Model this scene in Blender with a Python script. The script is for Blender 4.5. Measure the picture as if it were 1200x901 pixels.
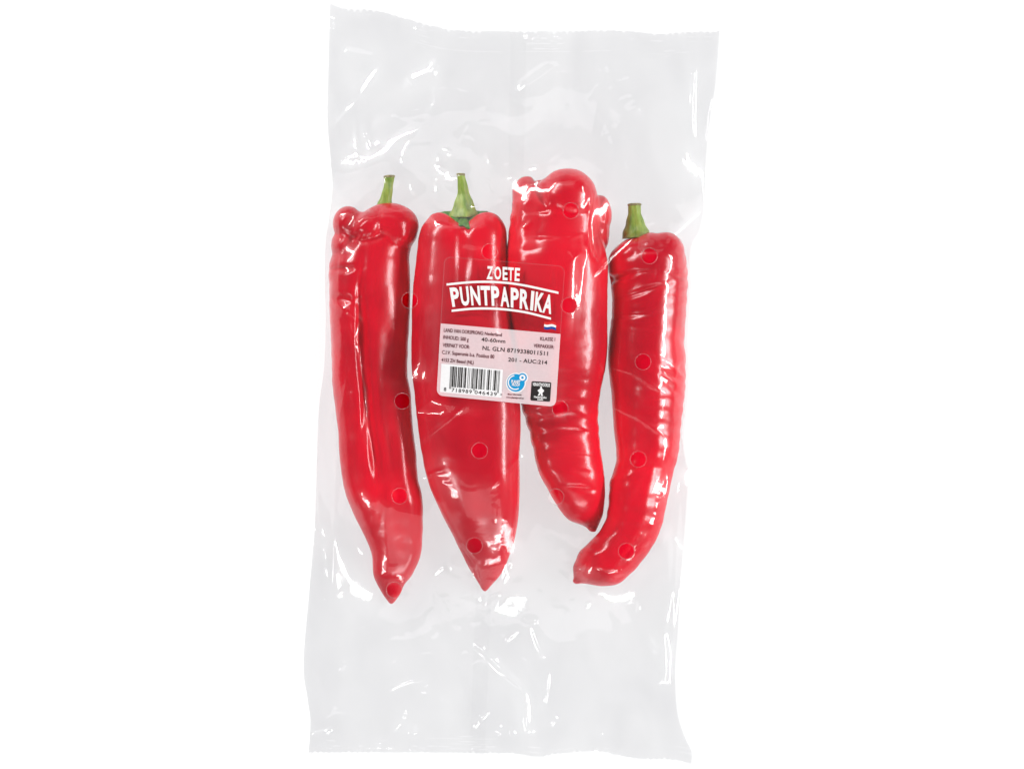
import bpy, bmesh, math
import numpy as np
from mathutils import Vector

# ------------------------------------------------------------------ scene
for o in list(bpy.data.objects):
    bpy.data.objects.remove(o)
SC = bpy.context.scene
COL = SC.collection
S = 0.00042            # metres per photograph pixel on the table
D = 1.6                # camera height above the table
CX, CY = 600.0, 450.5

# camera -----------------------------------------------------------
cd = bpy.data.cameras.new('camera')
cam = bpy.data.objects.new('camera', cd)
COL.objects.link(cam)
cam.location = (0, 0, D)
cd.sensor_width = 36.0
cd.lens = 36.0 * D / (1200 * S)
cd.clip_start = 0.05
cd.clip_end = 50
SC.camera = cam

# world --------------------------------------------------------------
w = bpy.data.worlds.new('World')
SC.world = w
w.use_nodes = True
bg = w.node_tree.nodes['Background']
bg.inputs['Color'].default_value = (1, 1, 1, 1)
bg.inputs['Strength'].default_value = 0.07

# studio lamps: radiance = energy / (pi * area)
def softbox(name, loc, sx, sy, radiance, target=(0, 0, 0.02), col=(1, 1, 1)):
    ld = bpy.data.lights.new(name, 'AREA')
    ld.shape = 'RECTANGLE'
    ld.size = sx
    ld.size_y = sy
    ld.energy = radiance * math.pi * sx * sy
    ld.color = col
    lo = bpy.data.objects.new(name, ld)
    COL.objects.link(lo)
    lo.location = loc
    d = Vector(target) - Vector(loc)
    lo.rotation_euler = d.to_track_quat('-Z', 'Y').to_euler()
    return lo
softbox('strip_light', (-0.80, 0.80, 0.62), 0.90, 0.13, 42)
softbox('strip_light', (1.05, 0.00, 0.60), 0.90, 0.13, 42)
softbox('strip_light', (-0.75, -0.75, 0.72), 0.50, 0.12, 24)
softbox('strip_light', (0.35, -1.10, 0.60), 0.70, 0.10, 24)
softbox('softbox', (0.0, 1.35, 0.95), 1.30, 0.50, 1.0)
softbox('softbox', (0.0, -1.25, 1.05), 1.10, 0.45, 1.0)
# the lamp inside the light table, under its translucent sheet
tl = softbox('table_lamp', (0, 0, -0.30), 2.2, 2.2, 1.0, target=(0, 0, 0))
tl.rotation_euler = (math.pi, 0, 0)
tl.data.energy = 2.72 * math.pi * 2.2 * 2.2

SC.view_settings.view_transform = 'Standard'
SC.view_settings.look = 'None'
SC.view_settings.exposure = 0.0
SC.view_settings.gamma = 1.0
SC.view_settings.use_curve_mapping = False
SC.render.engine = 'CYCLES'
cy = SC.cycles
cy.max_bounces = 14
cy.transparent_max_bounces = 40
cy.diffuse_bounces = 5
cy.glossy_bounces = 5
cy.transmission_bounces = 8
cy.caustics_reflective = False
cy.caustics_refractive = False
cy.sample_clamp_indirect = 4.0
try:
    cy.use_denoising = True
    cy.denoiser = 'OPENIMAGEDENOISE'
except Exception:
    pass

# ------------------------------------------------------------------ helpers
RNG = np.random.default_rng(7)

def world(px, py, z):
    """photograph pixel seen at height z -> world point"""
    k = S * (1 - z / D)
    return (np.asarray(px) - CX) * k, (CY - np.asarray(py)) * k

def unproj(X, Y, z):
    k = S * (1 - z / D)
    return X / k + CX, CY - Y / k

_H = RNG.random((64, 64, 64)).astype(np.float32)
def noise3(p):
    """smooth value noise in -1..1, p is (n,3)"""
    p = np.asarray(p, dtype=np.float64) + 1000.0
    i = np.floor(p).astype(int)
    f = p - i
    f = f * f * (3 - 2 * f)
    out = 0
    for dx in (0, 1):
        for dy in (0, 1):
            for dz in (0, 1):
                h = _H[(i[:, 0] + dx) % 64, (i[:, 1] + dy) % 64, (i[:, 2] + dz) % 64]
                out = out + h * (f[:, 0] if dx else 1 - f[:, 0]) * (f[:, 1] if dy else 1 - f[:, 1]) * (f[:, 2] if dz else 1 - f[:, 2])
    return out * 2 - 1

def catmull(P, n):
    """resample rows of P (k,m) to n rows, smooth, spaced by arc length of the first columns"""
    P = np.asarray(P, float)
    k = len(P)
    t = np.arange(k)
    tt = np.linspace(0, k - 1, n * 4)
    E = np.vstack([2 * P[0] - P[1], P, 2 * P[-1] - P[-2]])
    i = np.minimum(tt.astype(int), k - 2)
    f = (tt - i)[:, None]
    p0, p1, p2, p3 = E[i], E[i + 1], E[i + 2], E[i + 3]
    return 0.5 * (2 * p1 + (p2 - p0) * f + (2 * p0 - 5 * p1 + 4 * p2 - p3) * f ** 2 + (3 * p1 - p0 - 3 * p2 + p3) * f ** 3)

def resample(Q, n, cols):
    d = np.r_[0, np.cumsum(np.linalg.norm(np.diff(Q[:, cols], axis=0), axis=1) + 1e-6)]
    s = np.linspace(0, d[-1], n)
    return np.stack([np.interp(s, d, Q[:, c]) for c in range(Q.shape[1])], 1)

def mesh_obj(name, verts, faces, mat=None, parent=None, smooth=True, loops=None):
    me = bpy.data.meshes.new(name)
    if isinstance(faces, np.ndarray):
        nf, k = faces.shape
        me.vertices.add(len(verts))
        me.vertices.foreach_set('co', np.asarray(verts, np.float32).ravel())
        me.loops.add(nf * k)
        me.loops.foreach_set('vertex_index', faces.astype(np.int32).ravel())
        me.polygons.add(nf)
        me.polygons.foreach_set('loop_start', np.arange(0, nf * k, k, dtype=np.int32))
        me.update(calc_edges=True)
        me.validate()
    else:
        me.from_pydata([tuple(v) for v in verts], [], [tuple(f) for f in faces])
        me.update()
    if smooth:
        me.polygons.foreach_set('use_smooth', np.ones(len(me.polygons), bool))
    if mat:
        me.materials.append(mat)
    o = bpy.data.objects.new(name, me)
    COL.objects.link(o)
    if parent:
        o.parent = parent
        o.matrix_parent_inverse = parent.matrix_world.inverted()
    return o

def empty(name, loc, label, cat, group=None):
    o = bpy.data.objects.new(name, None)
    COL.objects.link(o)
    o.location = loc
    o.empty_display_size = 0.02
    o['label'] = label
    o['category'] = cat
    if group:
        o['group'] = group
    bpy.context.view_layer.update()
    return o

def grid_faces(nr, nc, wrap=False):
    r = np.arange(nr - 1)[:, None]
    c = np.arange(nc if wrap else nc - 1)[None, :]
    c2 = (c + 1) % nc
    a = r * nc + c
    b = r * nc + c2
    e = (r + 1) * nc + c2
    f = (r + 1) * nc + c
    return np.stack([a, b, e, f], -1).reshape(-1, 4)

# ------------------------------------------------------------------ materials
def new_mat(name):
    m = bpy.data.materials.new(name)
    m.use_nodes = True
    nt = m.node_tree
    for n in list(nt.nodes):
        nt.nodes.remove(n)
    out = nt.nodes.new('ShaderNodeOutputMaterial')
    return m, nt, out

def node(nt, typ, **kw):
    n = nt.nodes.new(typ)
    for k, v in kw.items():
        if k in n.inputs:
            n.inputs[k].default_value = v
        else:
            setattr(n, k, v)
    return n

def link(nt, a, ao, b, bi):
    nt.links.new(a.outputs[ao], b.inputs[bi])

def pepper_mat(name, c0, c1):
    m, nt, out = new_mat(name)
    p = node(nt, 'ShaderNodeBsdfPrincipled')
    tc = node(nt, 'ShaderNodeTexCoord')
    n1 = node(nt, 'ShaderNodeTexNoise', Scale=22.0, Detail=3.0, Roughness=0.55)
    link(nt, tc, 'Object', n1, 'Vector')
    cr = node(nt, 'ShaderNodeValToRGB')
    cr.color_ramp.elements[0].position = 0.34
    cr.color_ramp.elements[0].color = c0 + (1,)
    cr.color_ramp.elements[1].position = 0.68
    cr.color_ramp.elements[1].color = c1 + (1,)
    link(nt, n1, 'Fac', cr, 'Fac')
    link(nt, cr, 'Color', p, 'Base Color')
    n2 = node(nt, 'ShaderNodeTexNoise', Scale=900.0, Detail=2.0)
    link(nt, tc, 'Object', n2, 'Vector')
    n3 = node(nt, 'ShaderNodeTexNoise', Scale=160.0, Detail=3.0)
    link(nt, tc, 'Object', n3, 'Vector')
    b1 = node(nt, 'ShaderNodeBump', Strength=0.05, Distance=0.0006)
    link(nt, n2, 'Fac', b1, 'Height')
    b2 = node(nt, 'ShaderNodeBump', Strength=0.10, Distance=0.0012)
    link(nt, n3, 'Fac', b2, 'Height')
    link(nt, b1, 'Normal', b2, 'Normal')
    link(nt, b2, 'Normal', p, 'Normal')
    p.inputs['Roughness'].default_value = 0.21
    p.inputs['IOR'].default_value = 1.46
    p.inputs['Subsurface Weight'].default_value = 0.12
    p.inputs['Subsurface Radius'].default_value = (1.0, 0.12, 0.10)
    p.inputs['Subsurface Scale'].default_value = 0.004
    link(nt, p, 'BSDF', out, 'Surface')
    return m

M_PEP = pepper_mat('red_pepper_skin', (0.56, 0.001, 0.015), (0.84, 0.003, 0.022))

def stem_mat(name, ca, cb, rough=0.45, scale=120.0):
    m, nt, out = new_mat(name)
    p = node(nt, 'ShaderNodeBsdfPrincipled', Roughness=rough)
    tc = node(nt, 'ShaderNodeTexCoord')
    mp = node(nt, 'ShaderNodeMapping')
    mp.inputs['Scale'].default_value = (3.0, 0.7, 3.0)
    link(nt, tc, 'Object', mp, 'Vector')
    n1 = node(nt, 'ShaderNodeTexNoise', Scale=scale, Detail=5.0, Roughness=0.65)
    link(nt, mp, 'Vector', n1, 'Vector')
    cr = node(nt, 'ShaderNodeValToRGB')
    cr.color_ramp.elements[0].position = 0.32
    cr.color_ramp.elements[0].color = ca + (1,)
    cr.color_ramp.elements[1].position = 0.66
    cr.color_ramp.elements[1].color = cb + (1,)
    link(nt, n1, 'Fac', cr, 'Fac')
    link(nt, cr, 'Color', p, 'Base Color')
    b = node(nt, 'ShaderNodeBump', Strength=0.35, Distance=0.0008)
    link(nt, n1, 'Fac', b, 'Height')
    link(nt, b, 'Normal', p, 'Normal')
    p.inputs['Subsurface Weight'].default_value = 0.1
    p.inputs['Subsurface Radius'].default_value = (0.3, 0.5, 0.1)
    p.inputs['Subsurface Scale'].default_value = 0.002
    link(nt, p, 'BSDF', out, 'Surface')
    return m
M_STEM = stem_mat('green_stem', (0.15, 0.27, 0.025), (0.40, 0.52, 0.085))
M_CALYX = stem_mat('green_calyx', (0.03, 0.13, 0.015), (0.14, 0.30, 0.045), scale=320.0)
M_CUT = stem_mat('dry_stem_end', (0.16, 0.14, 0.05), (0.38, 0.34, 0.16), rough=0.8, scale=400.0)

def film_mat(name, tint, haze, rough=0.09, refl=1.0, bump=0.0):
    m, nt, out = new_mat(name)
    tr = node(nt, 'ShaderNodeBsdfTransparent')
    tr.inputs['Color'].default_value = (tint[0], tint[1], tint[2], 1)
    df = node(nt, 'ShaderNodeBsdfDiffuse')
    df.inputs['Color'].default_value = (0.85, 0.85, 0.86, 1)
    mx0 = node(nt, 'ShaderNodeMixShader')
    mx0.inputs['Fac'].default_value = haze
    link(nt, tr, 0, mx0, 1)
    link(nt, df, 0, mx0, 2)
    gl = node(nt, 'ShaderNodeBsdfGlossy', Roughness=rough)
    gl.inputs['Color'].default_value = (1, 1, 1, 1)
    # thin sheet: the same reflectance from either side (Schlick)
    lw = node(nt, 'ShaderNodeLayerWeight', Blend=0.5)
    pw = node(nt, 'ShaderNodeMath', operation='POWER')
    pw.inputs[1].default_value = 5.0
    link(nt, lw, 1, pw, 0)
    mu = node(nt, 'ShaderNodeMath', operation='MULTIPLY_ADD')
    mu.inputs[1].default_value = 0.9 * refl
    mu.inputs[2].default_value = 0.055 * refl
    mu.use_clamp = True
    link(nt, pw, 0, mu, 0)
    mn = node(nt, 'ShaderNodeMath', operation='MINIMUM')
    mn.inputs[1].default_value = 0.5
    link(nt, mu, 0, mn, 0)
    g2 = node(nt, 'ShaderNodeBsdfGlossy', Roughness=0.42)      # milky sheen of the film
    g2.inputs['Color'].default_value = (1, 1, 1, 1)
    mg = node(nt, 'ShaderNodeMixShader')
    mg.inputs[0].default_value = 0.32
    link(nt, gl, 0, mg, 1)
    link(nt, g2, 0, mg, 2)
    mx = node(nt, 'ShaderNodeMixShader')
    link(nt, mn, 0, mx, 0)
    link(nt, mx0, 0, mx, 1)
    link(nt, mg, 0, mx, 2)
    if bump:
        # cloudier and clearer zones of the stretched film
        tc0 = node(nt, 'ShaderNodeTexCoord')
        mp0 = node(nt, 'ShaderNodeMapping')
        mp0.inputs['Scale'].default_value = (1.3, 0.7, 1.0)
        mp0.inputs['Rotation'].default_value = (0, 0, 0.5)
        link(nt, tc0, 'Object', mp0, 'Vector')
        cz = node(nt, 'ShaderNodeTexNoise', Scale=26.0, Detail=3.5, Roughness=0.5, Distortion=0.8)
        link(nt, mp0, 'Vector', cz, 'Vector')
        rp = node(nt, 'ShaderNodeValToRGB')
        rp.color_ramp.elements[0].position = 0.33
        rp.color_ramp.elements[0].color = (tint[0] - 0.035, tint[1] - 0.037, tint[2] - 0.032, 1)
        rp.color_ramp.elements[1].position = 0.66
        rp.color_ramp.elements[1].color = (tint[0] + 0.025, tint[1] + 0.025, tint[2] + 0.025, 1)
        link(nt, cz, 'Fac', rp, 'Fac')
        link(nt, rp, 'Color', tr, 'Color')
        tc = node(nt, 'ShaderNodeTexCoord')
        nz = node(nt, 'ShaderNodeTexNoise', Scale=60.0, Detail=4.0)
        link(nt, tc, 'Object', nz, 'Vector')
        b = node(nt, 'ShaderNodeBump', Strength=bump, Distance=0.002)
        link(nt, nz, 'Fac', b, 'Height')
        link(nt, b, 'Normal', gl, 'Normal')
    link(nt, mx, 0, out, 'Surface')
    return m
M_FILM = film_mat('clear_film', (0.94, 0.94, 0.945), 0.003, bump=0.10)
M_BACK = film_mat('clear_back_film', (0.905, 0.905, 0.91), 0.0, rough=0.12, refl=0.5)
M_SEAM = film_mat('sealed_film', (0.99, 0.99, 0.99), 0.0, rough=0.12, refl=0.25)
M_RIM = film_mat('melted_film_rim', (0.94, 0.94, 0.95), 0.05, rough=0.2)
M_CLEARLAB = film_mat('clear_sticker_film', (0.99, 0.985, 0.985), 0.003, rough=0.14, refl=0.4)

def print_mat(name, col, alpha=1.0, rough=0.35):
    m, nt, out = new_mat(name)
    p = node(nt, 'ShaderNodeBsdfPrincipled', Roughness=rough)
    tc = node(nt, 'ShaderNodeTexCoord')
    nz = node(nt, 'ShaderNodeTexNoise', Scale=900.0, Detail=3.0)
    link(nt, tc, 'Object', nz, 'Vector')
    mx = node(nt, 'ShaderNodeMix', data_type='RGBA')
    mx.inputs[6].default_value = tuple(c * 0.93 for c in col) + (1,)
    mx.inputs[7].default_value = tuple(min(1, c * 1.05) for c in col) + (1,)
    link(nt, nz, 'Fac', mx, 0)
    nt.links.new(mx.outputs[2], p.inputs['Base Color'])
    p.inputs['Specular IOR Level'].default_value = 0.3
    if alpha < 1:
        tr = node(nt, 'ShaderNodeBsdfTransparent')
        ms = node(nt, 'ShaderNodeMixShader')
        ms.inputs[0].default_value = alpha
        link(nt, tr, 0, ms, 1)
        link(nt, p, 'BSDF', ms, 2)
        link(nt, ms, 0, out, 'Surface')
    else:
        link(nt, p, 'BSDF', out, 'Surface')
    return m
M_WHITE = print_mat('white_ink', (0.80, 0.79, 0.78), 0.97)
M_PANEL = print_mat('translucent_white_ink', (0.92, 0.82, 0.84), 0.60)
M_FIELD = print_mat('white_barcode_field', (0.80, 0.79, 0.79), 0.97)
M_DARK = print_mat('dark_purple_ink', (0.085, 0.018, 0.026))
M_BLACK = print_mat('black_ink', (0.022, 0.018, 0.018))
M_BLUE = print_mat('cyan_ink', (0.008, 0.27, 0.55))
M_NAVY = print_mat('navy_ink', (0.01, 0.06, 0.28))
M_FRED = print_mat('flag_red_ink', (0.62, 0.03, 0.03))

# ------------------------------------------------------------------ the light table
def table():
    m, nt, out = new_mat('opal_white_sheet')
    tr = node(nt, 'ShaderNodeBsdfTranslucent')
    tr.inputs['Color'].default_value = (0.55, 0.55, 0.55, 1)
    df = node(nt, 'ShaderNodeBsdfDiffuse')
    df.inputs['Color'].default_value = (0.58, 0.58, 0.58, 1)
    mx = node(nt, 'ShaderNodeMixShader')
    mx.inputs[0].default_value = 0.45
    link(nt, tr, 0, mx, 1)
    link(nt, df, 0, mx, 2)
    link(nt, mx, 0, out, 'Surface')
    n = 13
    g = np.linspace(-1.2, 1.2, n)
    X, Y = np.meshgrid(g, g)
    v = np.stack([X.ravel(), Y.ravel(), np.zeros(n * n)], 1)
    o = mesh_obj('table_surface', v, grid_faces(n, n), m)
    o['kind'] = 'structure'
    o['label'] = 'plain white backlit table surface under the bag'
table()

# ------------------------------------------------------------------ peppers
Z0 = 0.0011            # underside of the peppers, on the back film

def tube(name, secs, depth, lobes=(), ripple=(0, 12), axial=None, NT=260, NA=150, zc_extra=0.0, seed=0, grooves=()):
    """secs: rows Lx, Ly, Rx, Ry (pixels), axial amplitude (px), depth factor.  Returns closed tube verts/faces in metres"""
    Q = resample(catmull(secs, 200), NT, [0, 1, 2, 3])
    L, R = Q[:, 0:2], Q[:, 2:4]
    C = (L + R) / 2
    hw = np.linalg.norm(R - L, axis=1) / 2
    lat = (R - L) / np.maximum(2 * hw, 1e-6)[:, None]
    ax = np.stack([-lat[:, 1], lat[:, 0]], 1)         # points down the pepper in pixel space
    rz = hw * depth * Q[:, 5]
    th = np.linspace(0, 2 * np.pi, NA, endpoint=False)
    T = np.linspace(0, 1, NT)
    r = np.ones((NT, NA))
    for k, a, ph, tw in lobes:
        r += a * np.cos(k * (th[None, :] - ph - tw * T[:, None]))
    cx = np.cos(th)[None, :] * r
    cz = np.sin(th)[None, :] * r
    mn, mxx = cx.min(1, keepdims=True), cx.max(1, keepdims=True)
    cx = (cx - mn) / (mxx - mn) * 2 - 1
    zmn, zmx = cz.min(1, keepdims=True), cz.max(1, keepdims=True)
    cz = (cz - zmn) / (zmx - zmn) * 2 - 1
    # longitudinal grooves on the upper side
    for (t0, t1, u0, u1, wd, dp) in grooves:
        env = np.clip((T - t0) / 0.06, 0, 1) * np.clip((t1 - T) / 0.08, 0, 1)
        u = u0 + (u1 - u0) * np.clip((T - t0) / (t1 - t0), 0, 1)
        g = np.exp(-((cx - u[:, None]) / wd) ** 2) * env[:, None]
        cz = np.where(cz > 0, cz - dp * g * cz, cz)
    px = C[:, 0:1] + lat[:, 0:1] * cx * hw[:, None]
    py = C[:, 1:2] + lat[:, 1:2] * cx * hw[:, None]
    zz = cz * rz[:, None]                               # pixels
    if axial is not None:
        off = Q[:, 4:5] * axial(th)[None, :]
        px += ax[:, 0:1] * off
        py += ax[:, 1:2] * off
    base = rz + zc_extra
    zpx = zz + base[:, None]
    z = Z0 + zpx * S
    zmid = Z0 + base[:, None] * S
    X, Y = world(px, py, zmid)
    V = np.stack([X, Y, z], -1).reshape(-1, 3)
    F = grid_faces(NT, NA, wrap=True)
    faces = [tuple(f) for f in F]
    faces.append(tuple(range(NA))[::-1])
    faces.append(tuple(range((NT - 1) * NA, NT * NA)))
    return V, faces

def blob(cx, cyp, zpx, rx, ry, rz, rot=0.0, n=28):
    """ellipsoid in pixels -> metres"""
    th = np.linspace(0, np.pi, n)
    ph = np.linspace(0, 2 * np.pi, n * 2, endpoint=False)
    a, b = np.meshgrid(th, ph, indexing='ij')
    x = rx * np.sin(a) * np.cos(b)
    y = ry * np.cos(a)
    z = rz * np.sin(a) * np.sin(b)
    c, s = math.cos(rot), math.sin(rot)
    x, y = x * c - y * s, x * s + y * c
    zc = Z0 + zpx * S
    X, Y = world(cx + x, cyp + y, zc)
    V = np.stack([X, Y, zc + z * S], -1).reshape(-1, 3)
    return V, [tuple(f) for f in grid_faces(n, n * 2, wrap=True)]

def fuse(name, pieces, mat, parent, post, voxel=0.0007, smooth=14):
    """union of closed pieces grown together into one continuous skin"""
    V, F, k = [], [], 0
    for v, f in pieces:
        V.append(v)
        F += [tuple(i + k for i in q) for q in f]
        k += len(v)
    V = np.vstack(V)
    me = bpy.data.meshes.new(name)
    me.from_pydata([tuple(p) for p in V], [], F)
    me.update()
    bm = bmesh.new()
    bm.from_mesh(me)
    bmesh.ops.recalc_face_normals(bm, faces=bm.faces)
    bm.to_mesh(me)
    bm.free()
    o = bpy.data.objects.new(name, me)
    COL.objects.link(o)
    rm = o.modifiers.new('r', 'REMESH')
    rm.mode = 'VOXEL'
    rm.voxel_size = voxel
    sm = o.modifiers.new('s', 'SMOOTH')
    sm.factor = 0.5
    sm.iterations = smooth
    dg = bpy.context.evaluated_depsgraph_get()
    me2 = bpy.data.meshes.new_from_object(o.evaluated_get(dg))
    bpy.data.objects.remove(o)
    bpy.data.meshes.remove(me)
    n = len(me2.vertices)
    co = np.empty(n * 3, np.float32)
    me2.vertices.foreach_get('co', co)
    co = co.reshape(-1, 3).astype(float)
    no = np.empty(n * 3, np.float32)
    me2.vertex_normals.foreach_get('vector', no)
    no = no.reshape(-1, 3)
    disp = post(co, no)
    co = co + no * disp[:, None]
    co[:, 2] = np.maximum(co[:, 2], 0.0006)
    me2.vertices.foreach_set('co', co.astype(np.float32).ravel())
    me2.polygons.foreach_set('use_smooth', np.ones(len(me2.polygons), bool))
    me2.name = name
    me2.materials.clear()
    me2.materials.append(mat)
    me2.update()
    ob = bpy.data.objects.new(name, me2)
    COL.objects.link(ob)
    ob.parent = parent
    ob.matrix_parent_inverse = parent.matrix_world.inverted()
    return ob, co

OBST = []              # point clouds the film lies on

def skin_relief(amp_big, amp_rip, period, seed, dents=(), ridges=()):
    """surface relief of a fresh pepper: soft bulges, cross ripples, named dents (px, py, rx, ry, depth mm)"""
    def f(co, no):
        px, py = unproj(co[:, 0], co[:, 1], co[:, 2])
        d = amp_big * noise3(np.c_[co * 45 + seed])
        d += amp_big * 0.5 * noise3(np.c_[co * 95 + seed * 2])
        # cross ripples, broken up by noise
        wob = noise3(np.c_[co * 40 + seed * 3]) * 1.6 + noise3(np.c_[co * np.array([60, 25, 60]) + seed]) * 0.9
        rp = np.sin(py / period * 2 * np.pi + wob * 3.0)
        mask = np.clip(0.35 + 0.9 * noise3(np.c_[co * 28 + seed * 5]), 0, 1)
        d += amp_rip * rp * mask
        fine = noise3(np.c_[co * np.array([110, 420, 110]) + seed * 7])
        d += amp_rip * 0.35 * fine
        for (dx, dy, rx, ry, dep, rot) in dents:
            c, s = math.cos(rot), math.sin(rot)
            u = ((px - dx) * c + (py - dy) * s) / rx
            v = (-(px - dx) * s + (py - dy) * c) / ry
            d -= dep * np.exp(-(u * u + v * v)) * (no[:, 2] > -0.2)
        return d * 0.001
    return f

def cap(sec, fracs):
    """closing rings above the first section: (radius fraction, y offset)"""
    Lx, Ly, Rx, Ry = sec[:4]
    cx, cyy = (Lx + Rx) / 2, (Ly + Ry) / 2
    return [(cx + (Lx - cx) * f, cyy + (Ly - cyy) * f + dy, cx + (Rx - cx) * f, cyy + (Ry - cyy) * f + dy, a, 1.0) for f, dy, a in fracs]

def secs_of(rows):
    return [(l, y, r, y, 0.0, 1.0) for (y, l, r) in rows]

def stem_obj(parent, rows, zpx0, zpx1, flat=0.9, tip=0.12, seed=1, nv=46, na=40):
    """ridged tapering stalk: rows (Lx,Ly,Rx,Ry) from its cut end to its root"""
    rows = np.asarray(rows, float)
    Q = resample(catmull(rows, 60), nv, [0, 1, 2, 3])
    L, R = Q[:, :2], Q[:, 2:4]
    C = (L + R) / 2
    hw = np.linalg.norm(R - L, axis=1) / 2
    lat = (R - L) / (2 * hw)[:, None]
    th = np.linspace(0, 2 * np.pi, na, endpoint=False)
    T = np.linspace(0, 1, nv)
    r = 1 + 0.07 * np.cos(5 * th[None, :] + 1.2 * T[:, None] + seed) + 0.03 * np.cos(9 * th[None, :] + seed * 2 - T[:, None] * 2)
    r = r * (1 + 0.04 * np.sin(T * 17 + seed))[:, None]
    zc = zpx0 + (zpx1 - zpx0) * T
    cx = np.cos(th)[None, :] * r * hw[:, None]
    px = C[:, 0:1] + lat[:, 0:1] * cx
    py = C[:, 1:2] + lat[:, 1:2] * cx
    z = Z0 + S * (zc[:, None] + np.sin(th)[None, :] * r * hw[:, None] * flat)
    zm = Z0 + S * zc[:, None]
    X, Y = world(px, py, zm + 0 * px)
    V = np.stack([X, Y, z], -1)
    OBST.append(V.reshape(-1, 3))
    F = [tuple(f) for f in grid_faces(nv, na, wrap=True)]
    o = mesh_obj('stem', V.reshape(-1, 3), F + [tuple(range((nv - 1) * na, nv * na))], M_STEM, parent)
    # dry cut end: slightly swollen, dished
    ring = V[0]
    c = ring.mean(0)
    ax = V[0].mean(0) - V[3].mean(0)
    ax /= np.linalg.norm(ax)
    vs, fs = [], []
    lv = [(1.0, 0.0), (1.10, 0.0002), (1.08, 0.0009), (0.8, 0.0012), (0.45, 0.0008), (0.05, 0.0005)]
    for f, h in lv:
        for q in ring:
            jit = 1 + 0.05 * math.sin(37 * (q[0] + q[2]) * 1000)
            vs.append(c + (q - c) * f * jit + ax * h)
    fs = [tuple(f) for f in grid_faces(len(lv), na, wrap=True)] + [tuple(range((len(lv) - 1) * na, len(lv) * na))]
    mesh_obj('stem_end', vs, fs, M_CUT, o)
    return o

# ---- first pepper: knobbly, folded top at the left
def pepper_folded():
    x, y = world(440, 460, 0.0)
    root = empty('red_pepper', (x, y, Z0), 'long red pointed pepper with knobbly folded left shoulder, at the left of the bag', 'pepper', 'red peppers in the bag')
    rows = [(262, 420, 489), (272, 412, 488), (285, 399, 484), (300, 391, 481), (315, 387, 481), (337, 386, 481), (357, 386.5, 481), (384, 386.5, 480), (410, 387, 479),
            (440, 388.5, 477.5), (462, 391, 481), (494, 394, 484), (526, 396.5, 487.5), (559, 400, 491), (584, 406.5, 495.5), (610, 418.5, 496), (630, 428, 495.5),
            (649, 436, 493.5), (672, 438, 484), (684, 442, 475), (696, 448.5, 469)]
    secs = cap((446, 240, 468, 240), [(0.1, 6, 0), (0.8, 1, 0)]) + [(428, 247, 482, 250, 0, 1)] + secs_of(rows) + [(454, 705, 463, 705, 0, 1), (457.5, 709, 459.5, 709, 0, 1)]
    V, F = tube('t', secs, 0.86, lobes=((2, 0.03, 0.4, 0), (3, 0.05, 1.9, 0.6)), grooves=((0.22, 0.72, -0.22, -0.02, 0.13, 0.22), (0.3, 0.95, 0.5, 0.35, 0.2, 0.05)))
    pcs = [(V, F),
           blob(407, 261, 44, 16.5, 20, 26, 0.3),
           blob(417, 266, 46, 22, 14, 24, -0.75),
           blob(432, 268, 46, 26, 20, 34, -0.7),
           blob(457, 264, 40, 34, 27, 34, 0.12),
           blob(464, 272, 40, 25.5, 24, 32, 0.1),
           blob(408, 290, 40, 20, 22, 30, -0.5),
           blob(407, 318, 39, 22.5, 34, 31, 0.05)]
    ob, co = fuse('body', pcs, M_PEP, root, skin_relief(0.5, 0.07, 21, 3.1,
        dents=((403, 315, 14, 3.6, 1.8, -0.1), (405, 351, 13, 5.5, 1.7, 0.2), (413, 281, 20, 3.6, 1.2, -0.7),
               (424, 392, 5, 24, 1.6, 0.0), (428, 470, 4.5, 60, 1.3, 0.06), (424, 318, 5, 25, 1.5, 0.1), (446, 600, 6, 40, .7, 0.1)),))
    OBST.append(co)
    stem_obj(root, [(450.5, 208.5, 461.5, 208), (449.5, 220, 460, 221), (446.5, 230, 459, 231), (443, 238, 459, 239), (441, 250, 461, 250)], 46, 40, seed=1)
    return root

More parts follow.
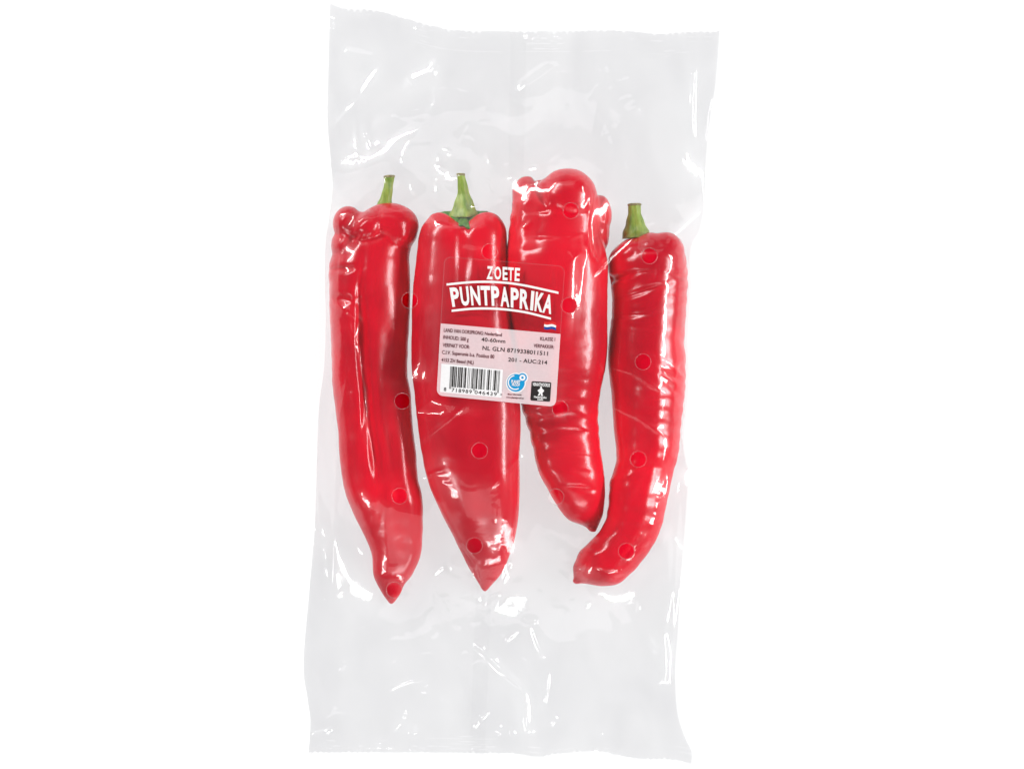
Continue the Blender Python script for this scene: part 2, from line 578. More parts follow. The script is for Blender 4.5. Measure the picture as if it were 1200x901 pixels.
# ---- second pepper: straight, with its stalk and green collar facing up
def pepper_straight():
    x, y = world(546, 460, 0.0)
    root = empty('red_pepper', (x, y, Z0), 'straight tapering red pepper with green collar round its stalk, under the letters of ZOETE', 'pepper', 'red peppers in the bag')
    rows = [(262, 494, 592), (275, 490.5, 594), (290, 489, 594.5), (315, 487, 596), (340, 484.5, 598), (370, 483, 601), (401, 482.5, 604), (430, 483, 606.5), (449, 484.5, 608),
            (475, 487, 609), (500, 490, 609.5), (533, 494.5, 610), (562, 501, 610), (597, 515.5, 609), (617, 525, 606.5), (640, 536, 601), (662, 547, 593.5), (675, 555, 586), (684, 560.5, 578)]
    secs = [(542, 266, 546, 266, 0.0, 1), (528, 262, 560, 262, 0.25, 1), (514, 255, 574, 255, 0.8, 1), (504, 249.5, 581, 249.5, 1.0, 1), (500.5, 253, 586.5, 252, 0.9, 1)]
    rr = secs_of(rows)
    rr[0] = rr[0][:4] + (0.65, 1.0)
    rr[1] = rr[1][:4] + (0.35, 1.0)
    rr[2] = rr[2][:4] + (0.15, 1.0)
    secs += rr + [(564, 691, 573, 690, 0, 1), (567, 694, 570, 694, 0, 1)]
    def axial(th):
        t = np.angle(np.exp(1j * (th - np.pi / 2)))            # 0 = towards the viewer
        return 15 * np.exp(-(t / 0.42) ** 2) + 5 * np.exp(-((np.abs(t) - 1.5) / 0.35) ** 2) - 3.5 * np.cos(2 * t) * 0.4
    V, F = tube('t', secs, 0.84, lobes=((3, 0.045, 0.52, 0.25),), axial=axial, grooves=((0.06, 0.34, 0.0, 0.02, 0.16, 0.14), (0.35, 0.9, 0.25, 0.15, 0.25, 0.06)))
    ob, co = fuse('body', [(V, F)], M_PEP, root, skin_relief(0.45, 0.06, 24, 9.7,
        dents=((548, 300, 8, 18, 0.8, 0.0), (562, 520, 16, 14, 0.8, 0.3), (530, 600, 8, 40, 0.6, -0.25))))
    OBST.append(co)
    # collar (calyx): a thin lobed dish in the hollow between the shoulders
    nr, na = 9, 72
    vs = []
    for i in range(nr):
        rho = i / (nr - 1)
        for j in range(na):
            a = 2 * math.pi * j / na
            lob = 1 + 0.10 * math.cos(5 * a + 0.4) + 0.07 * math.sin(11 * a) + 0.06 * math.sin(23 * a)
            rr_ = rho * (lob if rho > 0.5 else 1)
            front = max(0.0, math.sin(a))
            pxx = 543.5 + 27.0 * rr_ * math.cos(a)
            pyy = 252.5 - 4.0 * (1 - rho) + 17.0 * rr_ * front ** 0.8 + 1.6 * math.sin(7 * a) * rho + 1.2 * math.sin(17 * a) * rho - 1.5 * rr_ * abs(math.cos(a))
            zp = 48 + 29 * rr_ * math.sin(a) + 1.5 * math.sin(9 * a + 1) * rho
            z = Z0 + zp * S
            X, Y = world(pxx, pyy, Z0 + 44 * S)
            vs.append((X, Y, z))
    nb = len(vs)
    fs = [tuple(f) for f in grid_faces(nr, na, wrap=True)]
    cal = mesh_obj('calyx', vs, fs, M_CALYX, root)
    so = cal.modifiers.new('thickness', 'SOLIDIFY')
    so.thickness = 0.0012
    so.offset = 0
    stem_obj(root, [(535.8, 206, 545, 206), (536.5, 216, 547.5, 216), (536, 227, 550.5, 227), (533, 238, 554.5, 238), (529, 248, 558, 247), (526, 256, 561, 255)], 56, 48, seed=4)
    return root

# ---- third pepper: blunt lobed top, stalk turned away
def pepper_lobed():
    x, y = world(655, 410, 0.0)
    root = empty('red_pepper', (x, y, Z0), 'red pepper with blunt lobed top and no stalk showing, highest of the four', 'pepper', 'red peppers in the bag')
    rows = [(222, 606, 698), (236, 601, 702), (255, 598, 704), (275, 596, 705), (291, 594.5, 709), (308, 594, 712), (335, 594, 712.5), (374, 596, 711.5), (405, 599, 711), (430, 603, 709),
            (452, 606, 705), (475, 610, 702), (494, 616, 701.5), (526, 623.5, 704), (552, 630, 708), (571, 640, 709.5), (585, 647.5, 709.5), (600, 657.5, 708), (609, 666, 705)]
    secs = cap((628, 208, 684, 206), [(0.1, 4, 0), (0.75, 1, 0)]) + [(614, 213, 692, 213, 0, 1)] + secs_of(rows) + [(676, 613.5, 702, 616, 0, 1), (683, 616, 701, 619, 0, 1), (690, 619.5, 699.5, 621.5, 0, 1), (695, 623.5, 698, 624, 0, 1)]
    V, F = tube('t', secs, 0.84, lobes=((3, 0.05, 2.4, -0.3),), grooves=((0.05, 0.3, -0.38, -0.45, 0.2, 0.10),))
    pcs = [(V, F),
           blob(618, 229, 46, 18, 23, 27, 0.12),
           blob(664, 233, 52, 36, 35.5, 40, 0.1),
           blob(704, 250, 30, 13, 22, 24, -0.08),
           blob(700, 276, 32, 14, 26, 26, 0.12),
           blob(640, 224, 46, 20, 15, 26),
           blob(694, 619, 13, 6.5, 5, 7, 0.6)]
    ob, co = fuse('body', pcs, M_PEP, root, skin_relief(0.45, 0.26, 17.0, 17.3,
        dents=((633, 220, 4.2, 20, 2.4, -0.25), (628, 247, 22, 4, 0.8, -0.1), (614, 268, 14, 5, 0.5, 0.15), (620, 292, 12, 4, 0.4, -0.1), (700, 268, 5, 28, 2.0, 0.05), (652, 320, 5, 30, 0.6, 0.0),
               (640, 276, 14, 3, .7, 0), (672, 505, 18, 2.6, .5, .1), (676, 530, 18, 2.6, .5, .1), (680, 552, 16, 2.6, .5, .15), (681, 572, 16, 2.6, .5, .15), (640, 470, 6, 40, .5, -.15))))
    OBST.append(co)
    return root

# ---- fourth pepper: curved like a hook, at the right
def pepper_curved():
    x, y = world(755, 480, 0.0)
    root = empty('red_pepper', (x, y, Z0), 'curved red pepper with stout green stalk and tip bent left, rightmost in bag', 'pepper', 'red peppers in the bag')
    secs = [(742, 284, 790, 281, 0, .9), (728, 284, 796, 279, 0, .95), (718, 292, 801, 288, 0, 1), (712, 304, 804, 299, 0, 1), (712.5, 318, 806, 314, 0, 1), (715, 332, 807, 330, 0, 1), (717, 350, 805.5, 350, 0, 1),
            (715.5, 376, 803.5, 378, 0, 1), (712.5, 404, 802, 402, 0, 1), (712, 428, 804.5, 424, 0, 1), (714, 446, 804, 444, 0, 1), (717, 468, 802, 466, 0, 1), (720, 504, 798.5, 500, 0, 1),
            (722.5, 528, 795.5, 530, 0, 1), (721, 545, 789, 553, 0, 1), (714.5, 566, 783, 583, 0, 1), (713, 590, 777, 612, 0, 1), (708.5, 612, 764, 642, 0, 1), (698, 628, 745, 667, 0, 1),
            (686, 639, 725, 684, 0, 1), (677, 650, 704, 687, 0, 1), (672.5, 662, 688, 684, 0, 1), (671.5, 672, 680, 683, 0, 1), (672.5, 679, 676, 683, 0, 1)]
    secs = [(752, 288, 784, 286, 0, .9)] + secs
    V, F = tube('t', secs, 0.88, lobes=((3, 0.045, 1.2, 0.5),), grooves=((0.1, 0.8, 0.55, 0.4, 0.2, 0.06), (0.45, 0.95, -0.1, -0.1, 0.2, 0.05)))
    pcs = [(V, F), blob(741, 297, 42, 25, 18, 31, -0.35), blob(780, 292, 40, 22, 20, 30, 0.3), blob(762, 292, 40, 24, 20, 33), blob(676, 680.5, 10, 4.5, 4, 5)]
    ob, co = fuse('body', pcs, M_PEP, root, skin_relief(0.45, 0.27, 17.0, 31.9,
        dents=((722, 326, 22, 4.5, 2.2, -0.25), (758, 340, 26, 3.6, 1.4, -0.3), (795, 322, 12, 3, 1.0, 0.3), (752, 368, 30, 3, .7, -0.1), (790, 440, 14, 3, 1.6, .6), (786, 452, 14, 2.6, 1.2, .8),
               (800, 432, 5, 7, 1.6, 0), (757, 318, 16, 2.4, .7, -.1), (742, 640, 4, 26, .7, .6), (764, 385, 20, 2.5, .5, .1))))
    OBST.append(co)
    stem_obj(root, [(736.5, 241.5, 750, 241), (736, 250, 751, 250), (734.5, 259, 754, 259), (731.5, 270, 759, 269), (729, 280, 763, 278)], 42, 38, seed=7)
    return root

PEP = [pepper_folded(), pepper_straight(), pepper_lobed(), pepper_curved()]

# ------------------------------------------------------------------ the bag: film height map
H = 0.0006                                   # grid step, metres
GX0, GX1, GY0, GY1 = -0.112, 0.112, -0.196, 0.196
nx = int(round((GX1 - GX0) / H)) + 1
ny = int(round((GY1 - GY0) / H)) + 1
gx = GX0 + np.arange(nx) * H
gy = GY0 + np.arange(ny) * H
ob = np.zeros((ny, nx))
pts = np.vstack(OBST)
ii = np.clip(np.round((pts[:, 0] - GX0) / H).astype(int), 0, nx - 1)
jj = np.clip(np.round((pts[:, 1] - GY0) / H).astype(int), 0, ny - 1)
np.maximum.at(ob, (jj, ii), pts[:, 2])

low = np.full((ny, nx), 1.0)
np.minimum.at(low, (jj, ii), pts[:, 2])
for _k in range(2):
    low = np.minimum(low, np.minimum(np.minimum(np.roll(low, 1, 0), np.roll(low, -1, 0)), np.minimum(np.roll(low, 1, 1), np.roll(low, -1, 1))))

def shift_max(a):
    b = a.copy()
    for dy in (-1, 0, 1):
        for dx in (-1, 0, 1):
            b = np.maximum(b, np.roll(np.roll(a, dy, 0), dx, 1))
    return b
def blur(a, n=1):
    for _ in range(n):
        a = (np.roll(a, 1, 0) + np.roll(a, -1, 0) + 2 * a) / 4
        a = (np.roll(a, 1, 1) + np.roll(a, -1, 1) + 2 * a) / 4
    return a
obst = blur(shift_max(ob), 1)
obst = np.where(obst > 0.0003, obst + 0.00035, 0.0016)

# outline of the bag (photograph pixels at table height)
LEFT = [(387, 5), (385.5, 60), (385, 90), (384, 140), (388, 190), (390, 222), (386, 258), (382, 285), (381, 330), (382, 370), (381, 412), (379, 440), (374, 480), (371, 560), (369, 620), (363, 690), (356, 776), (361, 820), (364, 845), (362, 882)]
RIGHT = [(844, 37), (840, 90), (835, 130), (830, 165), (827, 200), (825, 245), (820, 270), (811, 287), (808.5, 310), (809, 340), (806.5, 370), (805, 400), (806.5, 440), (804, 480), (801, 514), (804, 540), (807, 558), (803, 620), (798, 680), (795, 740), (792, 785), (794, 831), (802, 860), (811, 880), (811, 895)]
TOP = [(387, 5), (398, 9), (410, 11), (430, 11), (450, 15), (482, 24), (522, 34), (562, 37), (610, 37), (670, 37), (718, 36), (770, 40), (800, 38), (844, 37)]
BOT = [(362, 882), (420, 882), (500, 882), (560, 883), (600, 883), (631, 887), (660, 883), (700, 881), (733, 887), (760, 890), (790, 891), (811, 895)]
def edge(P, axis, t):
    P = np.asarray(P, float)
    Q = catmull(P, 120)
    s = (Q[:, axis] - Q[0, axis]) / (Q[-1, axis] - Q[0, axis])
    s = np.maximum.accumulate(s)
    return np.interp(t, s, Q[:, 0]), np.interp(t, s, Q[:, 1])

def outline(u, v):
    """u,v in 0..1 -> pixel position on the bag sheet (Coons patch)"""
    lx, ly = edge(LEFT, 1, v)
    rx, ry = edge(RIGHT, 1, v)
    tx, ty = edge(TOP, 0, u)
    bx, by = edge(BOT, 0, u)
    x = (1 - u) * lx + u * rx + (1 - v) * tx + v * bx
    y = (1 - u) * ly + u * ry + (1 - v) * ty + v * by
    c = [(LEFT[0]), (RIGHT[0]), (LEFT[-1]), (RIGHT[-1])]
    x -= (1 - u) * (1 - v) * c[0][0] + u * (1 - v) * c[1][0] + (1 - u) * v * c[2][0] + u * v * c[3][0]
    y -= (1 - u) * (1 - v) * c[0][1] + u * (1 - v) * c[1][1] + (1 - u) * v * c[2][1] + u * v * c[3][1]
    return x, y

PXG, PYG = np.meshgrid(gx / S + CX, CY - gy / S)        # table-height pixels of the grid
vv = np.clip((PYG - 37) / 845, 0, 1)
lxg, _ = edge(LEFT, 1, np.clip((PYG - 5) / 877, 0, 1))
rxg, _ = edge(RIGHT, 1, np.clip((PYG - 37) / 858, 0, 1))
tyg = np.interp(PXG, [p[0] for p in TOP], [p[1] for p in TOP])
byg = np.interp(PXG, [p[0] for p in BOT], [p[1] for p in BOT])
inside = (PXG > lxg + 1.5) & (PXG < rxg - 1.5) & (PYG > tyg + 24) & (PYG < byg - 22)
zedge = 0.0011 + 0.0006 * np.sin(PXG / 23.0) * np.sin(PYG / 31.0 + 1) + 0.0006 * np.sin(PXG / 61.0 + 2)
zedge = np.maximum(zedge, 0.0009)
def sm(x):
    x = np.clip(x, 0, 1)
    return x * x * (3 - 2 * x)
def lift_l(py):
    return 0.0155 * sm((py - 205) / 80) * sm((700 - py) / 190)
def lift_r(py):
    return 0.0165 * sm((py - 225) / 85) * sm((690 - py) / 140)
side = np.where(PXG < 600, lift_l(PYG), lift_r(PYG))
zedge = zedge + side

def relax(z, obs, ins, fixed, p, h, it):
    for _ in range(it):
        a = (np.roll(z, 1, 0) + np.roll(z, -1, 0) + np.roll(z, 1, 1) + np.roll(z, -1, 1)) / 4 + p * h * h / 4
        a = np.maximum(a, obs)
        z = np.where(ins, z + 1.0 * (a - z), fixed)
    return z
PRESS = -8
z = None
for lev in (8, 4, 2, 1):
    o_ = obst[::lev, ::lev]
    if lev > 1:                                          # keep the highest point of each block
        pad = np.pad(obst, ((0, (-ny) % lev), (0, (-nx) % lev)))
        o_ = pad.reshape(pad.shape[0] // lev, lev, pad.shape[1] // lev, lev).max((1, 3))[:len(gy[::lev]), :len(gx[::lev])]
    i_ = inside[::lev, ::lev]
    f_ = zedge[::lev, ::lev]
    if z is None:
        z = np.where(i_, np.maximum(o_, f_), f_)
    else:
        zz = np.repeat(np.repeat(z, 2, 0), 2, 1)
        py_ = len(gy[::lev]); px_ = len(gx[::lev])
        zz = np.pad(zz, ((0, max(0, py_ - zz.shape[0])), (0, max(0, px_ - zz.shape[1]))), mode='edge')[:py_, :px_]
        z = zz
    z = relax(z, o_, i_, f_, PRESS, H * lev, {8: 400, 4: 300, 2: 200, 1: 160}[lev])
film = z

# crumple: flat facets meeting in soft creases, strongest on the loose film
def tri(x):
    x = x / (2 * np.pi)
    return 4 * np.abs(x - np.floor(x + 0.5)) - 1
gp = np.stack([PXG.ravel(), PYG.ravel(), np.zeros(PXG.size)], 1)
n1 = noise3(gp / 90.0).reshape(PXG.shape)
n2 = noise3(gp / 60.0 + 31).reshape(PXG.shape)
n3 = noise3(gp / 150.0 + 77).reshape(PXG.shape)
cr = np.zeros_like(film)
for ang, lam, am, ph in ((0.35, 150, 1.25, 0.3), (2.25, 118, 1.0, 1.1), (1.15, 205, 1.4, 2.0), (2.8, 70, 0.42, 0.5), (0.8, 52, 0.30, 4.0), (1.75, 84, 0.5, 3.1)):
    q = (PXG * math.cos(ang) + PYG * math.sin(ang)) / lam * 2 * np.pi + ph + 1.6 * n1 + 1.2 * n2
    cr += am * tri(q) * np.clip(0.55 + 0.8 * n3, 0.1, 1)
edge_d = np.minimum(np.minimum(PXG - lxg, rxg - PXG), np.minimum(PYG - tyg - 22, byg - 22 - PYG))
fade = np.clip(edge_d / 28, 0, 1)
cr = blur(cr, 2)
film = film + 0.001 * cr * fade * 0.85 + 0.0011 * fade

# creases and tension folds: polyline in photograph pixels, half width px, height mm
FOLDS = [
    ([(404, 60), (420, 65), (450, 69)], 5, 0.9), ([(449, 74), (437, 92), (425, 110), (424, 125), (429, 150), (435, 172)], 3.2, 0.9),
    ([(425, 112), (405, 135), (392, 150)], 3.0, 0.6), ([(484, 93), (500, 87), (514, 81)], 4, 0.8), ([(609, 107), (622, 99), (636, 90), (648, 79)], 5.5, 1.5),
    ([(735, 136), (741, 129), (750, 124)], 6, 1.0), ([(809, 66), (813, 85), (811, 120), (811, 150), (814, 164)], 2.2, 0.9),
    ([(814, 165), (826, 159), (829, 140), (833, 115)], 2.2, 0.8), ([(791, 241), (799, 254), (813, 259)], 6, 1.2), ([(508, 70), (509, 96), (511, 118)], 2.5, 0.5),
    ([(384, 346), (397, 358), (412, 367), (424, 376)], 4.5, 1.3), ([(404, 370), (411, 386), (417, 408), (421, 432), (426, 458), (428, 490), (431, 520), (438, 552)], 2.8, 1.1),
    ([(419, 376), (413, 412)], 2.2, 0.8), ([(413, 412), (405, 455), (398, 490)], 2.2, 0.6), ([(399, 237), (398, 262), (399, 300), (396, 330)], 2.0, 0.6), ([(400, 278), (428, 252), (440, 236)], 2.6, 0.7),
    ([(693, 228), (688, 262), (690, 288), (699, 305), (708, 316)], 2.6, 1.0), ([(694, 325), (712, 304), (732, 286), (748, 272)], 2.4, 1.3), 
    ([(487, 522), (520, 496), (552, 470), (574, 452)], 2.6, 0.7), ([(496, 560), (512, 553), (530, 549)], 2.4, 0.6), ([(575, 572), (598, 548), (612, 532)], 3.5, 0.8),
    ([(711, 428), (740, 436), (770, 455), (794, 469)], 3.0, 0.8), ([(714, 474), (745, 488), (782, 512)], 3.2, 0.8), ([(760, 417), (785, 425), (800, 440)], 2.4, 0.8), ([(772, 430), (790, 448)], 2.0, 0.8),
    ([(588, 640), (596, 660), (590, 678)], 3.0, 0.8), ([(540, 640), (556, 662), (562, 682)], 2.4, 0.6), ([(699, 624), (690, 650), (680, 668)], 3.5, 0.6),
    ([(556, 752), (572, 767), (590, 785), (613, 806)], 3.4, 1.2), ([(614, 807), (617, 830), (619, 858)], 3.2, 1.2), ([(643, 783), (640, 805), (634, 830), (623, 858)], 2.8, 1.2),
    ([(624, 732), (630, 750), (638, 770)], 3.5, 0.9), ([(592, 750), (600, 743), (609, 734)], 2.6, 0.8), ([(612, 724), (622, 726), (630, 726)], 2.4, 0.9),
    ([(777, 742), (779, 765), (779, 796)], 4.5, 1.5), ([(770, 800), (778, 794), (785, 800)], 2.6, 0.8), ([(757, 744), (765, 756), (770, 764)], 3, 0.8), ([(703, 863), (707, 846), (714, 830)], 5, 1.0),
    ([(456, 808), (468, 800), (484, 795), (498, 795)], 2.4, 0.9), ([(499, 796), (497, 812)], 2.0, 0.9), ([(484, 862), (484, 846)], 3.5, 1.0), ([(461, 856), (470, 843), (475, 832)], 2.2, 0.8), ([(470, 828), (475, 840)], 1.8, 0.6),
    ([(556, 852), (562, 840), (576, 830)], 2.4, 0.9), ([(582, 860), (586, 846)], 3, 1.0), ([(598, 852), (604, 862)], 2.4, 0.9), ([(643, 848), (652, 838)], 3, 1.0), ([(366, 859), (382, 857), (394, 850)], 2.2, 0.9),
    ([(398, 784), (406, 776)], 3, 0.7), ([(394, 490), (392, 600), (388, 730)], 2.6, 0.4), ([(783, 636), (782, 690), (779, 742)], 6, 0.9), ([(797, 565), (792, 660), (787, 760)], 2.6, 0.5),
    ([(371, 560), (378, 640), (384, 760)], 2.4, 0.4), ([(700, 700), (716, 730), (720, 770)], 7, 0.5), ([(520, 700), (500, 730), (470, 745)], 7, 0.5), ([(420, 60), (416, 130), (420, 200)], 3, 0.4), ([(690, 60), (700, 110), (690, 170)], 8, 0.5), ([(568, 690), (566, 760), (562, 850)], 1.6, 0.35), ([(575, 820), (590, 790)], 2.2, 0.4),
]
def fold_field(px, py, poly, wd, hg):
    P = np.asarray(poly, float)
    best = np.full(px.shape, 1e9)
    tt = np.zeros(px.shape)
    ln = np.r_[0, np.cumsum(np.linalg.norm(np.diff(P, axis=0), axis=1))]
    for k in range(len(P) - 1):
        a, b = P[k], P[k + 1]
        d = b - a
        L2 = d @ d
        t = np.clip(((px - a[0]) * d[0] + (py - a[1]) * d[1]) / L2, 0, 1)
        ds = np.hypot(px - a[0] - t * d[0], py - a[1] - t * d[1])
        m = ds < best
        best = np.where(m, ds, best)
        tt = np.where(m, (ln[k] + t * (ln[k + 1] - ln[k])) / ln[-1], tt)
    tap = np.sqrt(np.clip(4 * tt * (1 - tt), 0, 1)) * 0.85 + 0.15
    w_ = wd * (0.55 + 0.45 * tap)
    return 0.001 * hg * tap * np.exp(-(best / w_) ** 1.6)
kz = 1 - film / D
APX, APY = (PXG - CX) / kz + CX, (PYG - CY) / kz + CY   # where each film point appears
for poly, wd, hg in FOLDS:
    P = np.asarray(poly)
    if P[:, 1].min() > 700 or P[:, 1].max() < 200:      # loose ends: bolder folds
        wd, hg = wd * 1.35, hg * 1.5
    m = (APX > P[:, 0].min() - 22) & (APX < P[:, 0].max() + 22) & (APY > P[:, 1].min() - 22) & (APY < P[:, 1].max() + 22)
    film[m] += fold_field(APX[m], APY[m], poly, wd, hg)
# small random crinkles, mostly in the loose ends
for k in range(230):
    x0 = RNG.uniform(375, 825); y0 = RNG.choice([RNG.uniform(60, 230), RNG.uniform(640, 862), RNG.uniform(230, 640)], p=[0.34, 0.44, 0.22])
    a = RNG.uniform(0, math.pi); l = RNG.uniform(6, 26)
    x1 = x0 + math.cos(a) * l; y1 = y0 + math.sin(a) * l
    xm = (x0 + x1) / 2 + RNG.uniform(-3, 3); ym = (y0 + y1) / 2 + RNG.uniform(-3, 3)
    m = (APX > min(x0, x1) - 14) & (APX < max(x0, x1) + 14) & (APY > min(y0, y1) - 14) & (APY < max(y0, y1) + 14)
    film[m] += fold_field(APX[m], APY[m], [(x0, y0), (xm, ym), (x1, y1)], RNG.uniform(1.8, 3.4), RNG.uniform(0.1, 0.5)) * fade[m]
film = np.where(inside, np.maximum(film, obst), np.maximum(zedge, np.where(obst > 0.002, obst, 0)))
film = np.maximum(film, obst)

# the stiff label holds the film under it smooth
LTL, LTR, LBL, LBR = np.array([520.8, 300.5]), np.array([662.3, 312.0]), np.array([511.2, 463.5]), np.array([651.5, 477.0])
def lab(u, v):
    u = np.asarray(u)[..., None]; v = np.asarray(v)[..., None]
    return (1 - v) * ((1 - u) * LTL + u * LTR) + v * ((1 - u) * LBL + u * LBR)
kz = 1 - film / D
APX, APY = (PXG - CX) / kz + CX, (PYG - CY) / kz + CY
e1 = (LTR - LTL); e2 = (LBL - LTL)
Mi = np.linalg.inv(np.stack([e1, e2], 1))
LU = Mi[0, 0] * (APX - LTL[0]) + Mi[0, 1] * (APY - LTL[1])
LV = Mi[1, 0] * (APX - LTL[0]) + Mi[1, 1] * (APY - LTL[1])
inl = (LU > -0.02) & (LU < 1.02) & (LV > -0.02) & (LV < 1.02)
def basis(u, v):
    u = u * 2 - 1; v = v * 2 - 1
    return np.stack([np.ones_like(u), u, v, u * u, u * v, v * v, u ** 3, u * u * v, u * v * v, v ** 3, u ** 4, u * u * v * v], -1)
co_l, *_ = np.linalg.lstsq(basis(LU[inl], LV[inl]), film[inl], rcond=None)
res = obst[inl] - basis(LU[inl], LV[inl]) @ co_l
co_l[0] += max(0.0, res.max() + 0.0002)
near = (LU > -0.2) & (LU < 1.2) & (LV > -0.2) & (LV < 1.2)
dd = np.maximum(np.maximum(-LU, LU - 1) * 141, np.maximum(-LV, LV - 1) * 165)
wt = np.clip(1 - dd / 24, 0, 1)
wt = wt * wt * (3 - 2 * wt)
lf = basis(np.clip(LU, -0.1, 1.1), np.clip(LV, -0.1, 1.1)) @ co_l
film = np.where(near, film * (1 - wt) + lf * wt, film)
film = np.where(inside, np.maximum(film, np.where(inl, 0, obst)), film)

def bil(A, X, Y):
    fx = np.clip((np.asarray(X) - GX0) / H, 0, nx - 1.001)
    fy = np.clip((np.asarray(Y) - GY0) / H, 0, ny - 1.001)
    i = fx.astype(int); j = fy.astype(int)
    a = fx - i; b = fy - j
    return A[j, i] * (1 - a) * (1 - b) + A[j, i + 1] * a * (1 - b) + A[j + 1, i] * (1 - a) * b + A[j + 1, i + 1] * a * b

def on_film(px, py, lift=0.0):
    """the film point seen at photograph pixel (px,py)"""
    zz = np.zeros(np.shape(px)) + 0.03
    for _ in range(8):
        X, Y = world(px, py, zz)
        zz = 0.5 * zz + 0.5 * bil(film, X, Y)
    X, Y = world(px, py, zz)
    zz = bil(film, X, Y)
    return np.stack([X, Y, zz + lift], -1)

# ------------------------------------------------------------------ the bag: meshes
bx, by_ = world(590, 460, 0.0)
BAG = empty('plastic_bag', (bx, by_, 0.0), 'clear crinkled plastic bag with punched holes and a printed label, holding four red peppers', 'bag')

HOLES = [(574, 295), (669, 247), (667, 358), (480, 352), (761, 300), (753.5, 424), (656.5, 479), (471.5, 470), (562, 528), (748, 538), (468.5, 581), (651.5, 582), (556, 639), (734, 645.5), (462, 691)]
HR = 9.3
NU, NV = 380, 700
us = np.linspace(0, 1, NU)
vs_ = np.linspace(0, 1, NV)
U, Vv = np.meshgrid(us, vs_)
BPX, BPY = outline(U, Vv)
# serrated cut along both ends
def zig(x, per):
    return np.abs(((x / per) % 1.0) - 0.5) * 2
rag = noise3(np.c_[us * 40, us * 0, us * 0]) * 0.9 + noise3(np.c_[us * 130, us * 0 + 5, us * 0]) * 0.5
row = np.arange(NV)
wt_t = np.clip(1 - row / 7.0, 0, 1)[:, None]
wt_b = np.clip(1 - (NV - 1 - row) / 7.0, 0, 1)[:, None]
zt = (zig(BPX[0], 7.3) * 4.6 * (0.5 + 0.5 * np.clip(rag, -1, 1)) + rag)[None, :]
zb = (zig(BPX[-1], 6.6) * 4.6 * (0.55 + 0.45 * np.clip(rag[::-1], -1, 1)) + rag[::-1])[None, :]
BPY = BPY + wt_t * zt - wt_b * zb
EL = lift_l(BPY) * (1 - U) + lift_r(BPY) * U         # height of the bag's side folds
FX, FY = world(BPX, BPY, EL)
FZ = bil(film, FX, FY)
# ends: pressed ribs, with a little flutter of the loose lip
st = Vv * 868                      # px from the top edge
sb = (1 - Vv) * 868
lip_t = np.clip(1 - st / 30, 0, 1)
lip_b = np.clip(1 - sb / 28, 0, 1)
fl = noise3(np.c_[BPX.ravel() / 26, BPY.ravel() / 30, 0 * BPX.ravel() + 3]).reshape(BPX.shape)
fl2 = noise3(np.c_[BPX.ravel() / 9, BPY.ravel() / 14, 0 * BPX.ravel() + 9]).reshape(BPX.shape)
FZ += (lip_t + lip_b) * (0.0011 + 0.0010 * fl + 0.0009 * fl2)
ribs = (0.5 + 0.5 * np.sin(st / 6.2 * 2 * np.pi)) * np.clip(st / 6, 0, 1) * np.clip((30 - st) / 4, 0, 1)
ribs += (0.5 + 0.5 * np.sin(sb / 6.2 * 2 * np.pi)) * np.clip(sb / 6, 0, 1) * np.clip((26 - sb) / 4, 0, 1)
FZ += 0.0006 * ribs * (0.6 + 0.5 * fl)
FZ = np.maximum(FZ, 0.0008)
VF = np.stack([FX, FY, FZ], -1).reshape(-1, 3)
apx, apy = unproj(VF[:, 0], VF[:, 1], VF[:, 2])
# punched holes: drop faces inside, pull the rim vertices onto the circle
inner = np.zeros(len(VF), bool)
for hx, hy in HOLES:
    c = on_film(np.array([hx]), np.array([hy]))[0]
    d = np.hypot(apx - hx, apy - hy) < HR
    inner |= d
allf = grid_faces(NV, NU)
keep = ~inner[allf].all(1)
F_all = allf[keep]
cnt_all = np.bincount(allf.ravel(), minlength=len(VF))
cnt_k = np.bincount(F_all.ravel(), minlength=len(VF))
rimv = np.where((cnt_k < cnt_all) & (cnt_k > 0))[0]
for v in rimv:
    hx, hy = min(HOLES, key=lambda h: (apx[v] - h[0]) ** 2 + (apy[v] - h[1]) ** 2)
    dx, dy = apx[v] - hx, apy[v] - hy
    r = math.hypot(dx, dy) + 1e-9
    q = on_film(np.array([hx + dx / r * HR]), np.array([hy + dy / r * HR]))[0]
    VF[v] = q
ROW_T, ROW_B = int(NV * 0.034), NV - 1 - int(NV * 0.030)
frow = F_all[:, 0] // NU
def sub(mask):
    f = F_all[mask]
    ids = np.unique(f)
    mp = np.full(len(VF), -1)
    mp[ids] = np.arange(len(ids))
    return VF[ids], mp[f]
v_, f_ = sub((frow >= ROW_T) & (frow < ROW_B))
mesh_obj('front_film', v_, f_, M_FILM, BAG)
v_, f_ = sub(frow < ROW_T)
o = mesh_obj('top_seal', v_, f_, M_FILM, BAG)
v_, f_ = sub(frow >= ROW_B)
o = mesh_obj('bottom_seal', v_, f_, M_FILM, BAG)
# back film lies on the table
ub, vb = np.meshgrid(us[::2], vs_[::2])
bpx, bpy_ = outline(ub, vb)
dl, dr = ub * 440, (1 - ub) * 440
zside = lift_l(bpy_) * np.clip(1 - dl / 46, 0, 1) ** 2 + lift_r(bpy_) * np.clip(1 - dr / 46, 0, 1) ** 2
bX, bY = world(bpx, bpy_, lift_l(bpy_) * (1 - ub) + lift_r(bpy_) * ub)
zbk = 0.00035 + 0.00010 * noise3(np.c_[bpx.ravel() / 30, bpy_.ravel() / 45, 0 * bpx.ravel()]).reshape(bpx.shape)
zlow = bil(low, bX, bY) - 0.0004
zbk = np.maximum(zbk, np.minimum(zside + 0.0006, zlow))
vbk = np.stack([bX, bY, zbk], -1).reshape(-1, 3)
mesh_obj('back_film', vbk, grid_faces(len(vs_[::2]), len(us[::2])), M_BACK, BAG)
